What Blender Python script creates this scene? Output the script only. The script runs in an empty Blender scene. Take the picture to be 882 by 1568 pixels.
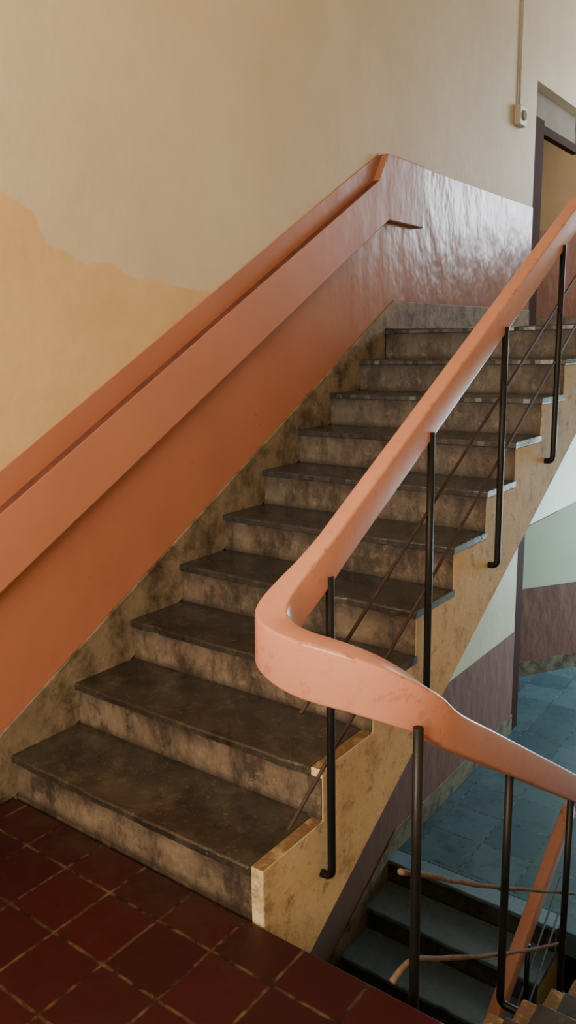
import bpy, math, random
from mathutils import Vector, Matrix, noise
random.seed(3)
scn=bpy.context.scene
col=scn.collection
H=0.17; D=0.3005; W=1.17

# ---------------------------------------------------------------- helpers
def srgb(r,g,b):
    def f(c):
        c/=255.0
        return c/12.92 if c<=0.04045 else ((c+0.055)/1.055)**2.4
    return (f(r),f(g),f(b),1.0)
def mkobj(name,verts,faces,mats,midx=None,parent=None,smooth=False,bevel=0,seg=2):
    me=bpy.data.meshes.new(name); me.from_pydata([tuple(v) for v in verts],[],faces)
    me.validate(); me.update()
    ob=bpy.data.objects.new(name,me); col.objects.link(ob)
    for m in (mats if isinstance(mats,(list,tuple)) else [mats]): me.materials.append(m)
    if midx:
        for p,i in zip(me.polygons,midx): p.material_index=i
    import bmesh
    bm=bmesh.new(); bm.from_mesh(me); bmesh.ops.recalc_face_normals(bm,faces=bm.faces); bm.to_mesh(me); bm.free()
    if smooth:
        for p in me.polygons: p.use_smooth=True
    if bevel:
        b=ob.modifiers.new("bevel","BEVEL"); b.width=bevel; b.segments=seg; b.limit_method='ANGLE'; b.angle_limit=math.radians(35)
        b.harden_normals=False
    if parent: ob.parent=parent
    return ob
def empty(name,loc=(0,0,0)):
    e=bpy.data.objects.new(name,None); col.objects.link(e); e.empty_display_size=.1
    return e
class MB:
    def __init__(s): s.v=[];s.f=[];s.m=[]
    def box(s,x0,x1,y0,y1,z0,z1,m=0):
        b=len(s.v)
        s.v+=[(x0,y0,z0),(x1,y0,z0),(x1,y1,z0),(x0,y1,z0),(x0,y0,z1),(x1,y0,z1),(x1,y1,z1),(x0,y1,z1)]
        for f in [(0,3,2,1),(4,5,6,7),(0,1,5,4),(1,2,6,5),(2,3,7,6),(3,0,4,7)]:
            s.f.append(tuple(b+i for i in f)); s.m.append(m)
    def prism(s,prof,x0,x1,m=0):     # prof: list of (y,z)
        b=len(s.v); n=len(prof)
        s.v+=[(x0,y,z) for y,z in prof]+[(x1,y,z) for y,z in prof]
        s.f.append(tuple(b+i for i in range(n))); s.m.append(m)
        s.f.append(tuple(b+n+i for i in reversed(range(n)))); s.m.append(m)
        for i in range(n):
            j=(i+1)%n
            s.f.append((b+i,b+n+i,b+n+j,b+j)); s.m.append(m)
    def sweep(s,path,secs,m=0):
        rings=[];n=len(path);N=len(secs[0]);b0=len(s.v)
        for i,p in enumerate(path):
            p=Vector(p)
            t=(Vector(path[min(i+1,n-1)])-Vector(path[max(i-1,0)])).normalized()
            lat=Vector((0,0,1)).cross(t)
            lat=lat.normalized() if lat.length>1e-4 else Vector((1,0,0))
            up=t.cross(lat).normalized()
            for a,c in secs[i]: s.v.append(tuple(p+lat*a+up*c))
        for i in range(n-1):
            for k in range(N):
                k2=(k+1)%N
                s.f.append((b0+i*N+k,b0+i*N+k2,b0+(i+1)*N+k2,b0+(i+1)*N+k)); s.m.append(m)
        s.f.append(tuple(b0+k for k in reversed(range(N)))); s.m.append(m)
        s.f.append(tuple(b0+(n-1)*N+k for k in range(N))); s.m.append(m)
    def tube(s,path,r,N=10,m=0):
        n=len(path); b0=len(s.v)
        prev=None
        for i,p in enumerate(path):
            p=Vector(p)
            t=(Vector(path[min(i+1,n-1)])-Vector(path[max(i-1,0)])).normalized()
            if prev is None:
                a=t.orthogonal().normalized()
            else:
                a=(prev-t*prev.dot(t)).normalized()
            prev=a; b=t.cross(a)
            rr=r[i] if isinstance(r,(list,tuple)) else r
            for k in range(N):
                th=2*math.pi*k/N
                s.v.append(tuple(p+a*math.cos(th)*rr+b*math.sin(th)*rr))
        for i in range(n-1):
            for k in range(N):
                k2=(k+1)%N
                s.f.append((b0+i*N+k,b0+i*N+k2,b0+(i+1)*N+k2,b0+(i+1)*N+k)); s.m.append(m)
        s.f.append(tuple(b0+k for k in reversed(range(N)))); s.m.append(m)
        s.f.append(tuple(b0+(n-1)*N+k for k in range(N))); s.m.append(m)
    def make(s,name,mats,**k): return mkobj(name,s.v,s.f,mats,s.m,**k)
def catmull(P,sub=6):
    P=[Vector(p) for p in P]; out=[]
    for i in range(len(P)-1):
        p0=P[max(i-1,0)];p1=P[i];p2=P[i+1];p3=P[min(i+2,len(P)-1)]
        for k in range(sub):
            t=k/sub
            out.append(0.5*((2*p1)+(p2-p0)*t+(2*p0-5*p1+4*p2-p3)*t*t+(3*p1-p0-3*p2+p3)*t**3))
    out.append(P[-1]); return out
def rrect(w,h,r,n=3,top=None):
    """rounded rectangle; top: local z of the upper face (defaults to h/2)"""
    out=[]; sh=0 if top is None else top-h/2
    for cx,cy,a0 in ((w/2-r,h/2-r,0),(-w/2+r,h/2-r,90),(-w/2+r,-h/2+r,180),(w/2-r,-h/2+r,270)):
        for k in range(n+1):
            a=math.radians(a0+90*k/n); out.append((cx+r*math.cos(a),cy+r*math.sin(a)+sh))
    return out

# ---------------------------------------------------------------- materials
class NT:
    def __init__(s,name):
        s.mat=bpy.data.materials.new(name); s.mat.use_nodes=True
        s.t=s.mat.node_tree; s.bsdf=s.t.nodes["Principled BSDF"]
        s.co=s.t.nodes.new("ShaderNodeTexCoord").outputs["Object"]
    def n(s,typ,**kw):
        nd=s.t.nodes.new(typ)
        for k,v in kw.items(): setattr(nd,k,v)
        return nd
    def link(s,a,b): s.t.links.new(a,b)
    def noise(s,scale,detail=5,rough=.6,dist=0.0,vec=None,sc=None):
        nd=s.n("ShaderNodeTexNoise"); nd.inputs["Scale"].default_value=scale
        nd.inputs["Detail"].default_value=detail; nd.inputs["Roughness"].default_value=rough
        nd.inputs["Distortion"].default_value=dist
        v=vec or s.co
        if sc:
            mp=s.n("ShaderNodeMapping"); mp.inputs["Scale"].default_value=sc; s.link(v,mp.inputs[0]); v=mp.outputs[0]
        s.link(v,nd.inputs["Vector"]); return nd.outputs["Fac"]
    def ramp(s,fac,stops,interp='LINEAR'):
        r=s.n("ShaderNodeValToRGB"); r.color_ramp.interpolation=interp
        e=r.color_ramp.elements
        while len(e)<len(stops): e.new(.5)
        for el,(p,c) in zip(e,stops):
            el.position=p; el.color=c if len(c)==4 else (*c,1)
        s.link(fac,r.inputs[0]); return r.outputs[0]
    def mask(s,fac,lo,hi):
        m=s.n("ShaderNodeMapRange"); m.inputs[1].default_value=lo; m.inputs[2].default_value=hi
        s.link(fac,m.inputs[0]); return m.outputs[0]
    def mix(s,fac,a,b,blend='MIX'):
        m=s.n("ShaderNodeMix",data_type='RGBA',blend_type=blend)
        if isinstance(fac,(int,float)): m.inputs[0].default_value=fac
        else: s.link(fac,m.inputs[0])
        for k,v in ((6,a),(7,b)):
            if isinstance(v,tuple): m.inputs[k].default_value=v
            else: s.link(v,m.inputs[k])
        return m.outputs[2]
    def math(s,op,a,b=None,c=None):
        m=s.n("ShaderNodeMath",operation=op)
        for k,v in enumerate((a,b,c)):
            if v is None: continue
            if isinstance(v,(int,float)): m.inputs[k].default_value=v
            else: s.link(v,m.inputs[k])
        return m.outputs[0]
    def sep(s):
        x=s.n("ShaderNodeSeparateXYZ"); s.link(s.co,x.inputs[0]); return x.outputs
    def nz(s):
        g=s.n("ShaderNodeNewGeometry"); x=s.n("ShaderNodeSeparateXYZ"); s.link(g.outputs["True Normal"],x.inputs[0]); return x.outputs[2]
    def bump(s,h,strength=.3,dist=.01,prev=None):
        b=s.n("ShaderNodeBump"); b.inputs["Strength"].default_value=strength; b.inputs["Distance"].default_value=dist
        s.link(h,b.inputs["Height"])
        if prev: s.link(prev,b.inputs["Normal"])
        return b.outputs[0]
    def done(s,color,rough=.6,normal=None,spec=.5,metal=0.0,coat=0.0):
        B=s.bsdf
        if isinstance(color,tuple): B.inputs["Base Color"].default_value=color
        else: s.link(color,B.inputs["Base Color"])
        if isinstance(rough,(int,float)): B.inputs["Roughness"].default_value=rough
        else: s.link(rough,B.inputs["Roughness"])
        B.inputs["Specular IOR Level"].default_value=spec
        B.inputs["Metallic"].default_value=metal
        if coat: B.inputs["Coat Weight"].default_value=coat
        if normal: s.link(normal,B.inputs["Normal"])
        return s.mat

def mat_cream():
    m=NT("cream_distemper")
    y=m.sep()[1]; z=m.sep()[2]
    fc=m.n("ShaderNodeFloatCurve")
    cv=fc.mapping.curves[0]
    pts=[(-1.0,2.35),(-.2,2.26),(.16,2.13),(.29,2.08),(.335,1.97),(.42,1.955),(.50,1.915),(.63,1.935),(.70,1.89),(.85,1.885),(.98,1.86),(1.18,1.85),(1.6,1.72)]
    X=lambda v:(v+1)/3.0; Z=lambda v:(v-1.5)/1.0
    while len(cv.points)<len(pts): cv.points.new(.5,.5)
    for p,(a,b) in zip(cv.points,pts): p.location=(X(a),Z(b)); p.handle_type='VECTOR'
    fc.mapping.update()
    yn=m.math('DIVIDE',m.math('ADD',y,1.0),3.0)
    m.link(yn,fc.inputs["Value"])
    zb=m.math('ADD',fc.outputs[0],1.5)
    wob=m.math('MULTIPLY',m.math('SUBTRACT',m.noise(15,6,.75),.5),.08)
    dz=m.math('SUBTRACT',m.math('ADD',zb,wob),z)
    mask=m.mask(dz,-.006,.006)
    inr=m.math('LESS_THAN',y,1.45)
    above=m.math('GREATER_THAN',z,0.6)
    mask=m.math('MULTIPLY',m.math('MULTIPLY',mask,inr),above)
    new=m.ramp(m.noise(1.3,5,.6),[(.3,srgb(206,190,159)),(.7,srgb(220,206,178))])
    old=m.ramp(m.noise(2.2,6,.65),[(.3,srgb(210,174,122)),(.7,srgb(224,192,142))])
    c=m.mix(mask,new,old)
    c=m.mix(m.math('MULTIPLY',m.mask(m.noise(60,4,.7),.68,.72),.35),c,srgb(140,115,80))
    b=m.bump(m.noise(3.0,4,.55),.35,.03)
    b=m.bump(m.noise(40,5,.6),.15,.003,b)
    b=m.bump(mask,.12,.002,b)
    return m.done(c,.6,b,.35)
def mat_dado(name,a,b_,rough=.3,bump=.25,spec=.5):
    m=NT(name)
    c=m.ramp(m.noise(1.6,5,.6),[(.3,a),(.7,b_)])
    sp=m.noise(40,7,.75)
    c=m.mix(m.math('MULTIPLY',m.mask(sp,.68,.78),.5),c,srgb(110,72,56))
    y=m.sep()[1]
    g=m.mask(y,1.8,3.2)
    c=m.mix(m.math('MULTIPLY',g,.75),c,srgb(132,88,80))  # darker, pinker light at the landing end painted into the colour
    bb=m.bump(m.noise(4,3,.5),bump,.012)
    lump=m.math('MULTIPLY',m.noise(6,3,.5,sc=(1,1,.6)),g)
    bb=m.bump(lump,.6,.026,bb)
    r=m.math('ADD',m.math('MULTIPLY',m.noise(5,4,.6),.2),rough-.05)
    return m.done(c,r,bb,spec)
def mat_rail():
    m=NT("salmon_gloss_paint")
    c=m.ramp(m.noise(3,5,.6),[(.3,srgb(204,136,109)),(.7,srgb(212,146,119))])
    geo=m.n("ShaderNodeNewGeometry")
    edge=m.mask(geo.outputs["Pointiness"],.52,.56)
    ch=m.mask(m.noise(20,6,.75),.55,.60)
    c=m.mix(m.math('MULTIPLY',edge,ch),c,srgb(110,62,38))
    c=m.mix(m.mask(m.noise(34,6,.7),.72,.75),c,srgb(130,76,48))
    bb=m.bump(m.noise(9,4,.5),.10,.01)
    return m.done(c,.28,bb,.5)
def mat_plaster(name,a,b_,dirt,amount=.55,rough=.8,scale=5,bump=.4,dk=.8,topdirt=None):
    m=NT(name)
    c=m.ramp(m.noise(scale,7,.7),[(.3,a),(.7,b_)])
    c=m.mix(m.math('MULTIPLY',m.mask(m.noise(6,8,.72),amount,amount+.2),dk),c,dirt)
    c=m.mix(m.math('MULTIPLY',m.mask(m.noise(45,6,.75),.56,.75),.6),c,dirt)
    if topdirt:
        t=m.mask(m.nz(),.6,.9)
        c=m.mix(m.math('MULTIPLY',t,m.mask(m.noise(20,6,.7),.10,.5)),c,topdirt)
        c=m.mix(m.math('MULTIPLY',m.mask(m.noise(11,8,.8),.56,.64),.7),c,srgb(128,96,62))
        # splashes and scuffs along the front corner of the bottom step
        y=m.sep()[1]
        e=m.math('SUBTRACT',1.0,m.mask(y,.0,.12))
        c=m.mix(m.math('MULTIPLY',e,m.mask(m.noise(18,7,.8),.42,.62)),c,srgb(132,108,78))
    bb=m.bump(m.noise(24,7,.7),bump,.012)
    return m.done(c,rough,bb,.3)
def mat_tread(name="worn_stone_tread",tint=None):
    m=NT(name)
    c=m.ramp(m.noise(2.6,9,.75),[(.30,srgb(32,30,27)),(.5,srgb(52,48,41)),(.70,srgb(76,69,57))])
    c=m.mix(m.mask(m.noise(14,8,.8),.52,.90),c,srgb(104,93,76))
    if not tint:   # upper slabs: cool window sheen painted into the colour as slate
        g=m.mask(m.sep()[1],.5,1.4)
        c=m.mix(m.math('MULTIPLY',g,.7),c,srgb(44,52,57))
    c=m.mix(m.math('MULTIPLY',m.mask(m.noise(2.3,7,.7,.4),.52,.62),.75),c,srgb(24,22,20))
    c=m.mix(m.math('MULTIPLY',m.mask(m.noise(75,4,.7),.62,.70),.6),c,srgb(126,114,94))
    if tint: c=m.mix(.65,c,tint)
    r=m.math('ADD',m.math('MULTIPLY',m.noise(8,6,.6),.32),.12)
    bb=m.bump(m.noise(20,7,.7),.28,.006)
    return m.done(c,r,bb,.8)
def mat_riser():
    m=NT("stained_cement_riser")
    c=m.ramp(m.noise(4,8,.7,sc=(1,1,1.3)),[(.25,srgb(80,68,57)),(.5,srgb(112,96,78)),(.75,srgb(142,123,99))])
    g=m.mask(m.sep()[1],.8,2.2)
    c=m.mix(m.math('MULTIPLY',g,.65),c,srgb(78,77,74))  # cool light on the upper risers, painted in as grey
    c=m.mix(m.math('MULTIPLY',m.mask(m.noise(5,9,.75,sc=(1.6,1.6,.7)),.45,.60),.85),c,srgb(46,38,32))
    c=m.mix(m.math('MULTIPLY',m.mask(m.noise(14,8,.8),.54,.70),.55),c,srgb(156,140,118))
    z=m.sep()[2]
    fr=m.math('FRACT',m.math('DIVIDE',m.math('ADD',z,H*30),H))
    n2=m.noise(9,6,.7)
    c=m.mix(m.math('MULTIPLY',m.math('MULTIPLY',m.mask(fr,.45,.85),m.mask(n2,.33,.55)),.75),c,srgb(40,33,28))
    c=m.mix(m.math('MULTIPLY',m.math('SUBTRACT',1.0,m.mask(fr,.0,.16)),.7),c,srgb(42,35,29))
    bb=m.bump(m.noise(26,7,.7),.45,.01)
    return m.done(c,.48,bb,.5)
def mat_tiles(name,a,b_,dirt,grout,sx,sy,ox,oy,gw=.008,rough=.35,dirtlo=.6,dark=(0.02,0.006,0.004,1),edge=None):
    m=NT(name)
    s=m.sep()
    def ln(v,size,off):
        q=m.math('DIVIDE',m.math('ADD',v,-off+size*40.5),size)
        q0=m.math('SUBTRACT',q,.5)
        f=m.math('FRACT',q)
        d=m.math('ABSOLUTE',m.math('SUBTRACT',f,.5))
        d=m.math('SUBTRACT',.5,d)
        wob=m.math('MULTIPLY',m.math('SUBTRACT',m.noise(30,5,.7),.5),.03)
        return m.math('ADD',d,wob), m.math('FLOOR',q0)
    dx,ix=ln(s[0],sx,ox); dy,iy=ln(s[1],sy,oy)
    g=m.math('MAXIMUM',dx,dy)
    gm=m.mask(g,.5-gw/sx*1.0,.5-gw/sx*.35)
    wn=m.n("ShaderNodeTexWhiteNoise",noise_dimensions='2D')
    cb=m.n("ShaderNodeCombineXYZ"); m.link(ix,cb.inputs[0]); m.link(iy,cb.inputs[1]); m.link(cb.outputs[0],wn.inputs["Vector"])
    c=m.mix(wn.outputs["Value"],a,b_)
    c=m.mix(m.math('MULTIPLY',m.mask(m.noise(4,8,.75),dirtlo,dirtlo+.22),.8),c,dirt)
    halo=m.math('MULTIPLY',m.mask(g,.42,.5),m.mask(m.noise(9,7,.75),.48,.72))
    c=m.mix(m.math('MULTIPLY',halo,.7),c,dirt)
    if edge:      # grime swept against the first riser
        e=m.math('MULTIPLY',m.mask(s[1],-.24,0.02),m.math('SUBTRACT',1.0,m.mask(s[0],1.15,1.3)))
        c=m.mix(m.math('MULTIPLY',e,m.mask(m.noise(7,8,.8),.38,.66)),c,edge)
    jc=m.mix(m.mask(m.noise(16,5,.7),.42,.64),dark,grout)
    c=m.mix(gm,c,jc)
    c=m.mix(m.math('MULTIPLY',m.mask(m.noise(70,4,.7),.68,.74),.6),c,grout)
    r=m.math('ADD',m.math('MULTIPLY',m.noise(12,5,.6),.3),rough-.12)
    bb=m.bump(gm,-.4,.004)
    bb=m.bump(m.noise(22,6,.6),.15,.004,bb)
    return m.done(c,r,bb,.35)
def mat_simple(name,c1,c2,rough,scale=8,bump=.15,metal=0,spec=.5):
    m=NT(name)
    c=m.ramp(m.noise(scale,6,.65),[(.35,c1),(.65,c2)])
    return m.done(c,rough,m.bump(m.noise(scale*4,5,.6),bump,.004),spec,metal)

M_cream=mat_cream()
M_dado=mat_dado("terracotta_gloss_dado",srgb(176,112,84),srgb(186,122,93),.26)
M_dado_low=mat_dado("maroon_matt_dado",srgb(112,88,76),srgb(124,98,85),.6,.15,.2)
M_wallrail=mat_dado("terracotta_gloss_wall_rail",srgb(188,123,94),srgb(196,132,103),.40,.12)
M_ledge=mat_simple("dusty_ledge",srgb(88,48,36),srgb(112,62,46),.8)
M_rail=mat_rail()
M_skirt=mat_plaster("bare_cement_skirting",srgb(114,101,82),srgb(148,132,107),srgb(56,46,37),.44,.6,dk=.9)
M_string=mat_plaster("yellow_limewash_stringer",srgb(216,188,138),srgb(230,208,162),srgb(156,120,78),.52,.7,topdirt=srgb(108,84,54))
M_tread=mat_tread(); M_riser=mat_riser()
M_tread_low=mat_tread("blue_lit_stone_tread",srgb(130,156,172))  # blue daylight on the lower flight is put into the tread colour
M_red=mat_tiles("red_cement_tiles",srgb(38,3,6),srgb(50,5,8),srgb(38,22,17),srgb(92,70,50),.205,.205,.295,-.15,.0065,.42,.56,(.010,.003,.003,1),srgb(56,40,28))
M_blue=mat_tiles("blue_grey_stone_tiles",srgb(66,88,96),srgb(86,108,114),srgb(52,60,60),srgb(120,130,126),.36,.36,.1,.1,.008,.3,.50,srgb(40,48,50))
M_black=mat_simple("black_enamel_iron",srgb(12,11,11),srgb(20,18,17),.45,20,.2,0,.4)
M_rust=mat_simple("rusty_iron_bar",srgb(44,32,25),srgb(68,50,38),.7,25,.4)
M_stick=mat_simple("dry_twig_bark",srgb(90,73,57),srgb(126,104,82),.8,40,.5)
M_wood=mat_simple("dark_brown_door_paint",srgb(54,27,17),srgb(66,35,21),.8,5,.15,0,.1)
M_olive=mat_simple("ochre_corridor_wall",srgb(156,118,58),srgb(170,132,70),.6,2)
M_pale=mat_simple("pale_green_distemper",srgb(190,194,166),srgb(200,202,176),.6,2)
M_grey=mat_simple("grey_lintel_plaster",srgb(120,112,100),srgb(136,126,112),.8,6)
M_pvc=mat_simple("grey_pvc",srgb(176,168,152),srgb(190,182,166),.45,10,.05)
M_ceiling=mat_simple("ceiling_whitewash",srgb(205,195,175),srgb(220,210,190),.8,2)
M_white=mat_simple("window_frame_paint",srgb(150,140,120),srgb(170,160,140),.5,8)

# ---------------------------------------------------------------- room shell
b=MB()
DY0,DY1=5.06,6.75
b.box(-.24,0,-2.7,DY0,-4.2,4.9)
b.box(-.24,0,DY0,8.3,3.6,4.9)
b.box(-.24,0,DY0,DY1,0.02,1.53)
b.box(-.24,0,DY0,DY1,-4.2,-2.04)
wl=b.make("wall_left",[M_cream])
b=MB()
sk=lambda y:.28+.567*y
st=lambda y:1.165+.567*y
b.prism([(-2.7,sk(-.45)),(-.45,sk(-.45)),(2.80,sk(2.80)),(DY0,1.87),(DY0,2.665),(2.64,2.665),(-.3,st(-.3)),(-2.7,st(-.3))],0,.006)
b.make("dado_paint",[M_dado],parent=wl,bevel=.002)
b=MB()
lsk=lambda y:-1.69+.567*(y-2.9)
ldt=lambda y:-.90+.567*(y-2.9)
b.prism([(-1.0,lsk(-1.0)),(2.9,-1.69),(DY0,-1.69),(DY0,-.90),(2.9,-.90),(-1.0,ldt(-1.0))],0,.004)
b.make("lower_dado_paint",[M_dado_low],parent=wl)
b=MB()
b.prism([(-2.7,.002),(0,.002),(2.7,1.53),(2.7,1.702),(DY0,1.702),(DY0,1.87),(2.80,sk(2.80)),(-.28,sk(-.28)),(-.32,.12),(-2.7,.12)],.0005,.014)
b.prism([(-.6,-3.9),(2.8,-2.04),(2.8,-1.868),(DY0,-1.868),(DY0,-1.69),(2.9,-1.69),(-.6,lsk(-.6))],.0005,.014)
b.make("baseboard_left",[M_skirt],bevel=.004)
b=MB()
XR=2.96
b.box(XR,XR+.2,-2.7,8.3,-4.2,4.9)
b.make("wall_right",[M_cream])
b=MB()
wx0,wx1,wz0,wz1=.5,2.1,1.15,2.75
b.box(-.24,wx0,-2.9,-2.7,-4.2,4.9); b.box(wx1,XR+.2,-2.9,-2.7,-4.2,4.9)
b.box(wx0,wx1,-2.9,-2.7,-4.2,wz0); b.box(wx0,wx1,-2.9,-2.7,wz1,4.9)
b.make("wall_back",[M_cream])
b=MB()
fx0,fx1=.8,2.4
UZ0,UZ1=2.8,4.3
YF=8.3
for a0,a1,c0,c1 in ((-2,fx0,-4.2,4.9),(fx1,XR+.2,-4.2,4.9),(fx0,fx1,-4.2,-1.2),(fx0,fx1,.8,UZ0),(fx0,fx1,UZ1,4.9)):
    b.box(a0,a1,YF,YF+.2,c0,c1)
b.make("wall_front",[M_cream])
b=MB(); b.box(-2,XR+.2,-2.9,YF+.2,4.9,5.05); b.make("ceiling",[M_ceiling])
def angled(name,z0,zd,z1,mu,ml):
    d=Vector((.29,.45,0)).normalized(); nrm=Vector((d.y,-d.x,0))
    p0=Vector((-.28,6.5,0))-d*2.2; p1=Vector((-.28,6.5,0))+d*1.9
    vs=[];fs=[];mi=[]
    for za,zb,m,off in ((z0,z0+.16,2,.012),(z0+.16,zd,1,.004),(zd,z1,0,0)):
        k=len(vs)
        for q in (p0,p1):
            for o in (off,-.12):
                for z in (za,zb):
                    v=q+nrm*o; vs.append((v.x,v.y,z))
        for f in ((0,1,5,4),(2,6,7,3),(0,2,3,1),(4,5,7,6),(1,3,7,5),(0,4,6,2)):
            fs.append(tuple(k+i for i in f)); mi.append(m)
    return mkobj(name,vs,fs,[mu,ml,M_skirt],mi)
angled("wall_corridor",1.701,2.66,4.9,M_olive,M_dado)
angled("wall_corridor_lower",-1.869,-.9,1.53,M_pale,M_dado_low)
b=MB(); b.box(-2.2,-2.0,3.0,8.5,-4.2,4.9); b.box(-2.0,-.24,3.0,3.2,-4.2,4.9); b.make("wall_corridor_end",[M_olive])
# floors (notched where the flights land)
b=MB(); b.box(0,1.735,-2.7,0,-.16,0); b.box(1.735,XR,-2.7,-.142,-.16,0); b.make("floor",[M_red],bevel=.004)
b=MB(); b.box(0,W+.005,2.845,YF,1.54,1.70); b.box(W+.005,XR,2.72,YF,1.54,1.70); b.box(-2,0,3.2,YF,1.54,1.70)
b.make("floor_upper_landing",[M_blue])
b=MB(); b.box(0,W+.005,2.945,YF,-2.03,-1.87); b.box(W+.005,XR,2.82,YF,-2.03,-1.87); b.box(-2,0,3.2,YF,-2.03,-1.87)
b.make("floor_lower_landing",[M_blue])
b=MB(); b.box(0,XR,-2.7,YF,-4.3,-4.2); b.make("floor_ground",[M_blue])

# ---------------------------------------------------------------- door frames
def doorframe(name,z0,z1,head):
    b=MB()
    if head:
        b.box(-.11,-.002,DY0+.001,DY0+.20,z0+.001,z1-.25)
        b.box(-.11,-.05,DY0+.20,6.30,z1-.32,z1-.25)
        b.box(-.20,-.09,DY0+.001,6.30,z1-.25,z1-.001,1)
    else:
        b.box(-.11,-.002,DY0+.001,DY0+.17,z0+.001,z1-.001)
        b.box(-.11,-.06,DY0+.17,6.30,z1-.05,z1-.001)
    return b.make(name,[M_wood,M_grey],bevel=.004)
doorframe("door_1",1.7,3.6,True); doorframe("door_2",-1.87,.02,False)

# ---------------------------------------------------------------- wall-mounted concrete rail
b=MB()
fb=lambda y:.788+.567*y
ft=lambda y:1.053+.567*y
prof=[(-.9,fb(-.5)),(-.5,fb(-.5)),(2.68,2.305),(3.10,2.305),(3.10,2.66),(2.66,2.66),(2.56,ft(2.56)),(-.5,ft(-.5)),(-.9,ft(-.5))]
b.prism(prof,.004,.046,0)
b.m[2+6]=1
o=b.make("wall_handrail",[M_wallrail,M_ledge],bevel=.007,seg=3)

# ---------------------------------------------------------------- stair flights
def flight(name,x0,x1,y0,z0,n,going,s,open_side,soff,flush=3,mt=None):
    root=empty(name)
    Y=lambda u:y0+s*u
    sw=.045
    if open_side=='hi': xa,xb=x0+.0006,x1-sw; sa,sb=x1-sw,x1
    else: xa,xb=x0+sw,x1; sa,sb=x0,x0+sw
    tr=MB(); rs=MB(); th=.028
    for k in range(n+1):
        u0=k*going; u1=(k+1)*going+.02 if k<n else k*going+.14
        zt=z0+(k+1)*H
        ta,tb=xa,xb
        if k>=flush:
            if open_side=='hi': tb=x1+.004
            else: ta=x0-.004
        nseg=40
        base=len(tr.v)
        for i in range(nseg+1):
            x=ta+(tb-ta)*i/nseg
            e=noise.noise(Vector((x*9,k*3.3,zt)))*.006+ (noise.noise(Vector((x*30,k*7.1,1)))*.004)
            e+=.03*max(0,noise.noise(Vector((x*12,k*5.7+2,3)))-.38)
            dip=-.005*math.exp(-((i/nseg-.55)/.25)**2)
            tr.v+=[(x,Y(u0+e),zt-th),(x,Y(u0+e),zt-.004+dip),(x,Y(u0+e+.006),zt+dip),(x,Y(u1),zt),(x,Y(u1),zt-th)]
        for i in range(nseg):
            q=base+i*5
            for j in range(5):
                j2=(j+1)%5
                tr.f.append((q+j,q+j2,q+5+j2,q+5+j)); tr.m.append(0)
        tr.f.append(tuple(base+j for j in range(5))); tr.m.append(0)
        tr.f.append(tuple(base+nseg*5+j for j in reversed(range(5)))); tr.m.append(0)
    prof=[]
    top=n*going+.018
    for k in range(n+1):
        u=k*going+.018
        prof.append((Y(u),z0+k*H-(.028 if k else 0)))
        prof.append((Y(u),z0+(k+1)*H-.028))
    prof.append((Y(top+.12),z0+(n+1)*H-.028))
    sf=lambda u:z0+soff+.578*u*(0.3005/going)
    prof.append((Y(top+.12),sf(top+.12)+.02))
    prof.append((Y(.10),sf(.10)+.02))
    prof.append((Y(.018),sf(.10)+.02))
    rs.prism(prof,xa,xb-.0005)
    for k in range(n+1):        # cement render carried round the end of the string
        if k>=max(1,flush-1):
            u=k*going
            ya,yb=sorted((Y(u+.008),Y(u+.0175)))
            rs.box(x0+.002 if open_side=='lo' else xb-.01, x1-.003 if open_side=='hi' else xa+.01, ya,yb,z0+k*H+.0005,z0+(k+1)*H-.029)
    prof2=[]
    tz=lambda j:z0+j*H-(.0285 if j-1>=flush else .001)
    for k in range(n+1):
        u=k*going+.012
        prof2.append((Y(u),tz(k) if k else z0))
        prof2.append((Y(u),tz(k+1)))
    prof2.append((Y(top+.12),tz(n+1)))
    prof2.append((Y(top+.12),sf(top+.12)))
    prof2.append((Y(.10),sf(.10)))
    prof2.append((Y(.012),sf(.10)))
    sg=MB(); sg.prism(prof2,sa,sb)
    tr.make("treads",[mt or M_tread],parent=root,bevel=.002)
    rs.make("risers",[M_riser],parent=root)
    sg.make("stringer",[M_string],parent=root,bevel=.005,seg=2)
    return root
flight("staircase",0,W,0,0,9,D,1,'hi',-.39,2)
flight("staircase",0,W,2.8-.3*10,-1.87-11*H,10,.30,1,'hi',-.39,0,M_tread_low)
flight("staircase",1.74,XR-.002,2.8,-1.87,10,.28,-1,'lo',-.39,20)

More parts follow.
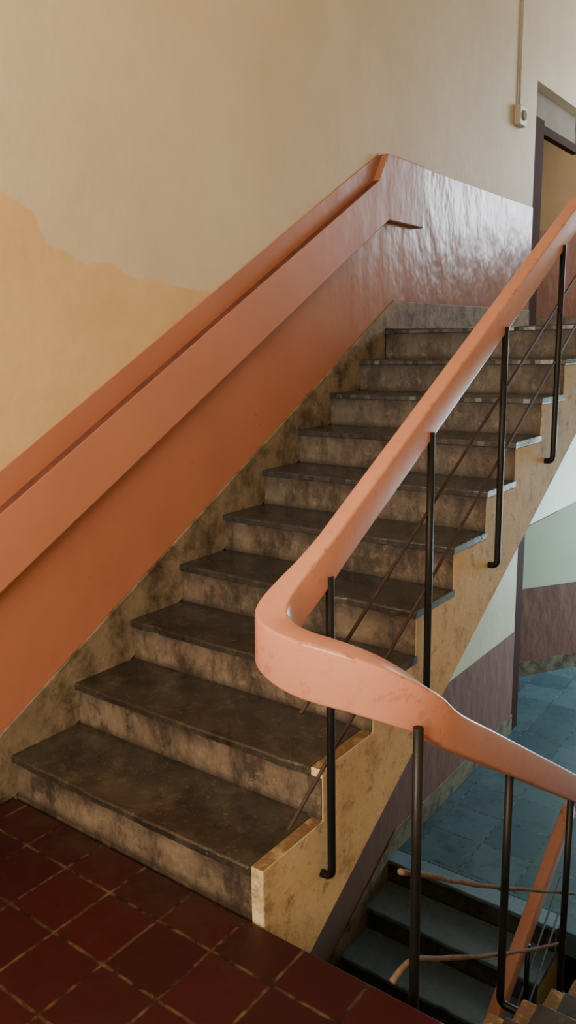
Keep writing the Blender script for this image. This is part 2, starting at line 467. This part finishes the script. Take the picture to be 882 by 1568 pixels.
# ---------------------------------------------------------------- railings
def ztop(y): return .878+.567*y
def railing(name,dz):
    root=empty(name)
    P=[]
    for y in (2.9,2.3,1.7,1.1,.7,.45,.34): P.append((1.178,y,ztop(y)-.002,.062,.108))
    P+=[(1.171,.26,1.020,.070,.110),(1.162,.18,.976,.080,.115),(1.164,.11,.942,.088,.124),(1.188,.056,.918,.089,.136),(1.240,.032,.902,.084,.146),(1.31,.024,.893,.080,.153),(1.38,.030,.886,.077,.154),(1.45,.046,.872,.074,.148),(1.51,.072,.846,.070,.138),(1.555,.112,.806,.066,.123),(1.585,.17,.752,.062,.109)]
    dn=lambda y:.777-.63*(y-.09)
    for y in (.26,.5,.9,1.4,2.0,2.6): P.append((1.60,y,dn(y),.062,.10))
    P+=[(1.60,2.80,dn(2.8),.062,.1),(1.585,2.92,dn(2.86),.062,.1),(1.52,2.99,dn(2.9),.062,.1),(1.39,3.01,dn(2.93),.062,.1),(1.26,2.99,dn(2.96),.062,.1)]
    path=catmull([(p[0],p[1],p[2]-.05+dz) for p in P],6)
    par=catmull([(p[3],p[4],0) for p in P],6)
    secs=[rrect(q.x,q.y,.009,3,top=.05) for q in par]
    b=MB(); b.sweep(path,secs); b.make("handrail",[M_rail],parent=root,smooth=True)
    b=MB()
    r=.0132
    def hook(x,y,zt,zf,xin):
        sgn=1 if xin>x else -1
        R=.024
        pts=[(x,y,zt),(x,y,(zt+zf)/2),(x,y,zf+R)]
        for k in range(1,6):
            a=math.radians(90*k/5); pts.append((x+sgn*R*(1-math.cos(a)),y,zf+R-R*math.sin(a)))
        pts.append((xin+sgn*.02,y,zf))
        b.tube([(p[0],p[1],p[2]+dz) for p in pts],r,14)
    for y in (.305,.93,1.555,2.19): hook(1.207,y,ztop(y)-.09,-.18+.567*y,W)
    for y in (.09,.72,1.40,2.05): hook(1.605,y,dn(y)-.08,-.06-.70*y,1.74)
    b.make("balusters",[M_black],parent=root,smooth=True)
    b=MB()
    b.tube([(1.195,.17,.59+dz),(1.195,2.75,.49+.585*2.75+dz)],.006,8)
    b.tube([(1.195,.10,.26+dz),(1.195,2.75,.21+.60*2.75+dz)],.006,8)
    b.make("guard_bars",[M_rust],parent=root,smooth=True)
    return root
railing("stair_railing",0)
railing("stair_railing",-3.57)

def twig(name,P,r0):
    pts=catmull(P,6); n=len(pts)
    pts=[p+Vector((noise.noise(p*7),noise.noise(p*7+Vector((5,0,0))),noise.noise(p*7+Vector((0,5,0)))))*.004 for p in pts]
    b=MB(); b.tube(pts,[r0*(1-.3*i/n)*(1+.2*noise.noise(pts[i]*25)) for i in range(n)],8)
    return b.make(name,[M_stick],smooth=True)
twig("wooden_twig",[(1.578,.055,.315),(1.585,.3,.15),(1.585,.6,-.055),(1.585,1.0,-.315),(1.59,1.6,-.70)],.008)
twig("wooden_twig",[(1.578,.02,.02),(1.582,.07,.03),(1.585,.13,.01),(1.585,.3,-.105),(1.585,.8,-.44),(1.59,1.5,-.87)],.009)

# ---------------------------------------------------------------- switch box and conduit
root=empty("electrical_junction_box")
b=MB(); b.box(.0,.05,4.60,4.74,3.19,3.33); b.make("body",[M_pvc],parent=root,bevel=.008,seg=3)
b=MB(); b.tube([(.05,4.67,3.26),(.062,4.67,3.26)],.035,20); b.make("socket",[M_grey],parent=root,bevel=.003)
b=MB(); b.tube([(.012,4.665,3.33),(.012,4.66,4.9)],.010,10); b.make("conduit",[M_pvc],parent=root,smooth=True)

# ---------------------------------------------------------------- windows
def win(name,x0,x1,y,z0,z1,n=2):
    b=MB(); t=.05
    b.box(x0,x1,y-.03,y+.03,z0,z0+t); b.box(x0,x1,y-.03,y+.03,z1-t,z1)
    for i in range(n+2):
        x=x0+(x1-x0-t)*i/(n+1); b.box(x,x+t,y-.03,y+.03,z0+t,z1-t)
    return b.make(name,[M_white])
win("window_1",wx0,wx1,-2.8,wz0,wz1); win("window_2",fx0,fx1,YF+.1,UZ0,UZ1); win("window_3",fx0,fx1,YF+.1,-1.2,.8)

def area(name,loc,rot,sx,sy,power,color):
    L=bpy.data.lights.new(name,'AREA'); L.shape='RECTANGLE'; L.size=sx; L.size_y=sy; L.energy=power; L.color=color
    o=bpy.data.objects.new(name,L); col.objects.link(o); o.location=loc; o.rotation_euler=rot; return o
R90=math.radians(90)
area("window_light_back",((wx0+wx1)/2,-2.66,1.95),(R90,0,0),1.6,1.6,145,(1.0,.85,.66))
area("window_light_upper",((fx0+fx1)/2,YF-.03,(UZ0+UZ1)/2),(-R90,0,0),1.5,UZ1-UZ0-.1,125,(.84,.92,1.0))
area("window_light_lower",((fx0+fx1)/2,YF-.03,-.2),(-R90,0,0),1.5,2.0,230,(.60,.84,1.0))
L=bpy.data.lights.new("stairwell_bulb",'POINT'); L.energy=22; L.color=(1,.68,.38); L.shadow_soft_size=.12
o=bpy.data.objects.new("stairwell_bulb",L); col.objects.link(o); o.location=(.75,.30,3.95)

w=bpy.data.worlds.new("World"); scn.world=w; w.use_nodes=True
bg=w.node_tree.nodes["Background"]; bg.inputs[0].default_value=(.75,.85,1,1); bg.inputs[1].default_value=.6

# ---------------------------------------------------------------- camera
yaw,pit,rol=0.6407,0.2029,-0.0169
f=Vector((-math.sin(yaw)*math.cos(pit),math.cos(yaw)*math.cos(pit),-math.sin(pit)))
r=Vector((math.cos(yaw),math.sin(yaw),0)); u=r.cross(f)
r2=math.cos(rol)*r+math.sin(rol)*u; u2=-math.sin(rol)*r+math.cos(rol)*u
cam=bpy.data.cameras.new("camera"); cam.sensor_fit='VERTICAL'; cam.sensor_height=36; cam.lens=1249.34/1600*36
cam.clip_start=.05
co=bpy.data.objects.new("camera",cam); col.objects.link(co)
mm=Matrix((r2,u2,-f)).transposed().to_4x4(); mm.translation=Vector((2.4294,-1.5297,1.6047))
co.matrix_world=mm
scn.camera=co
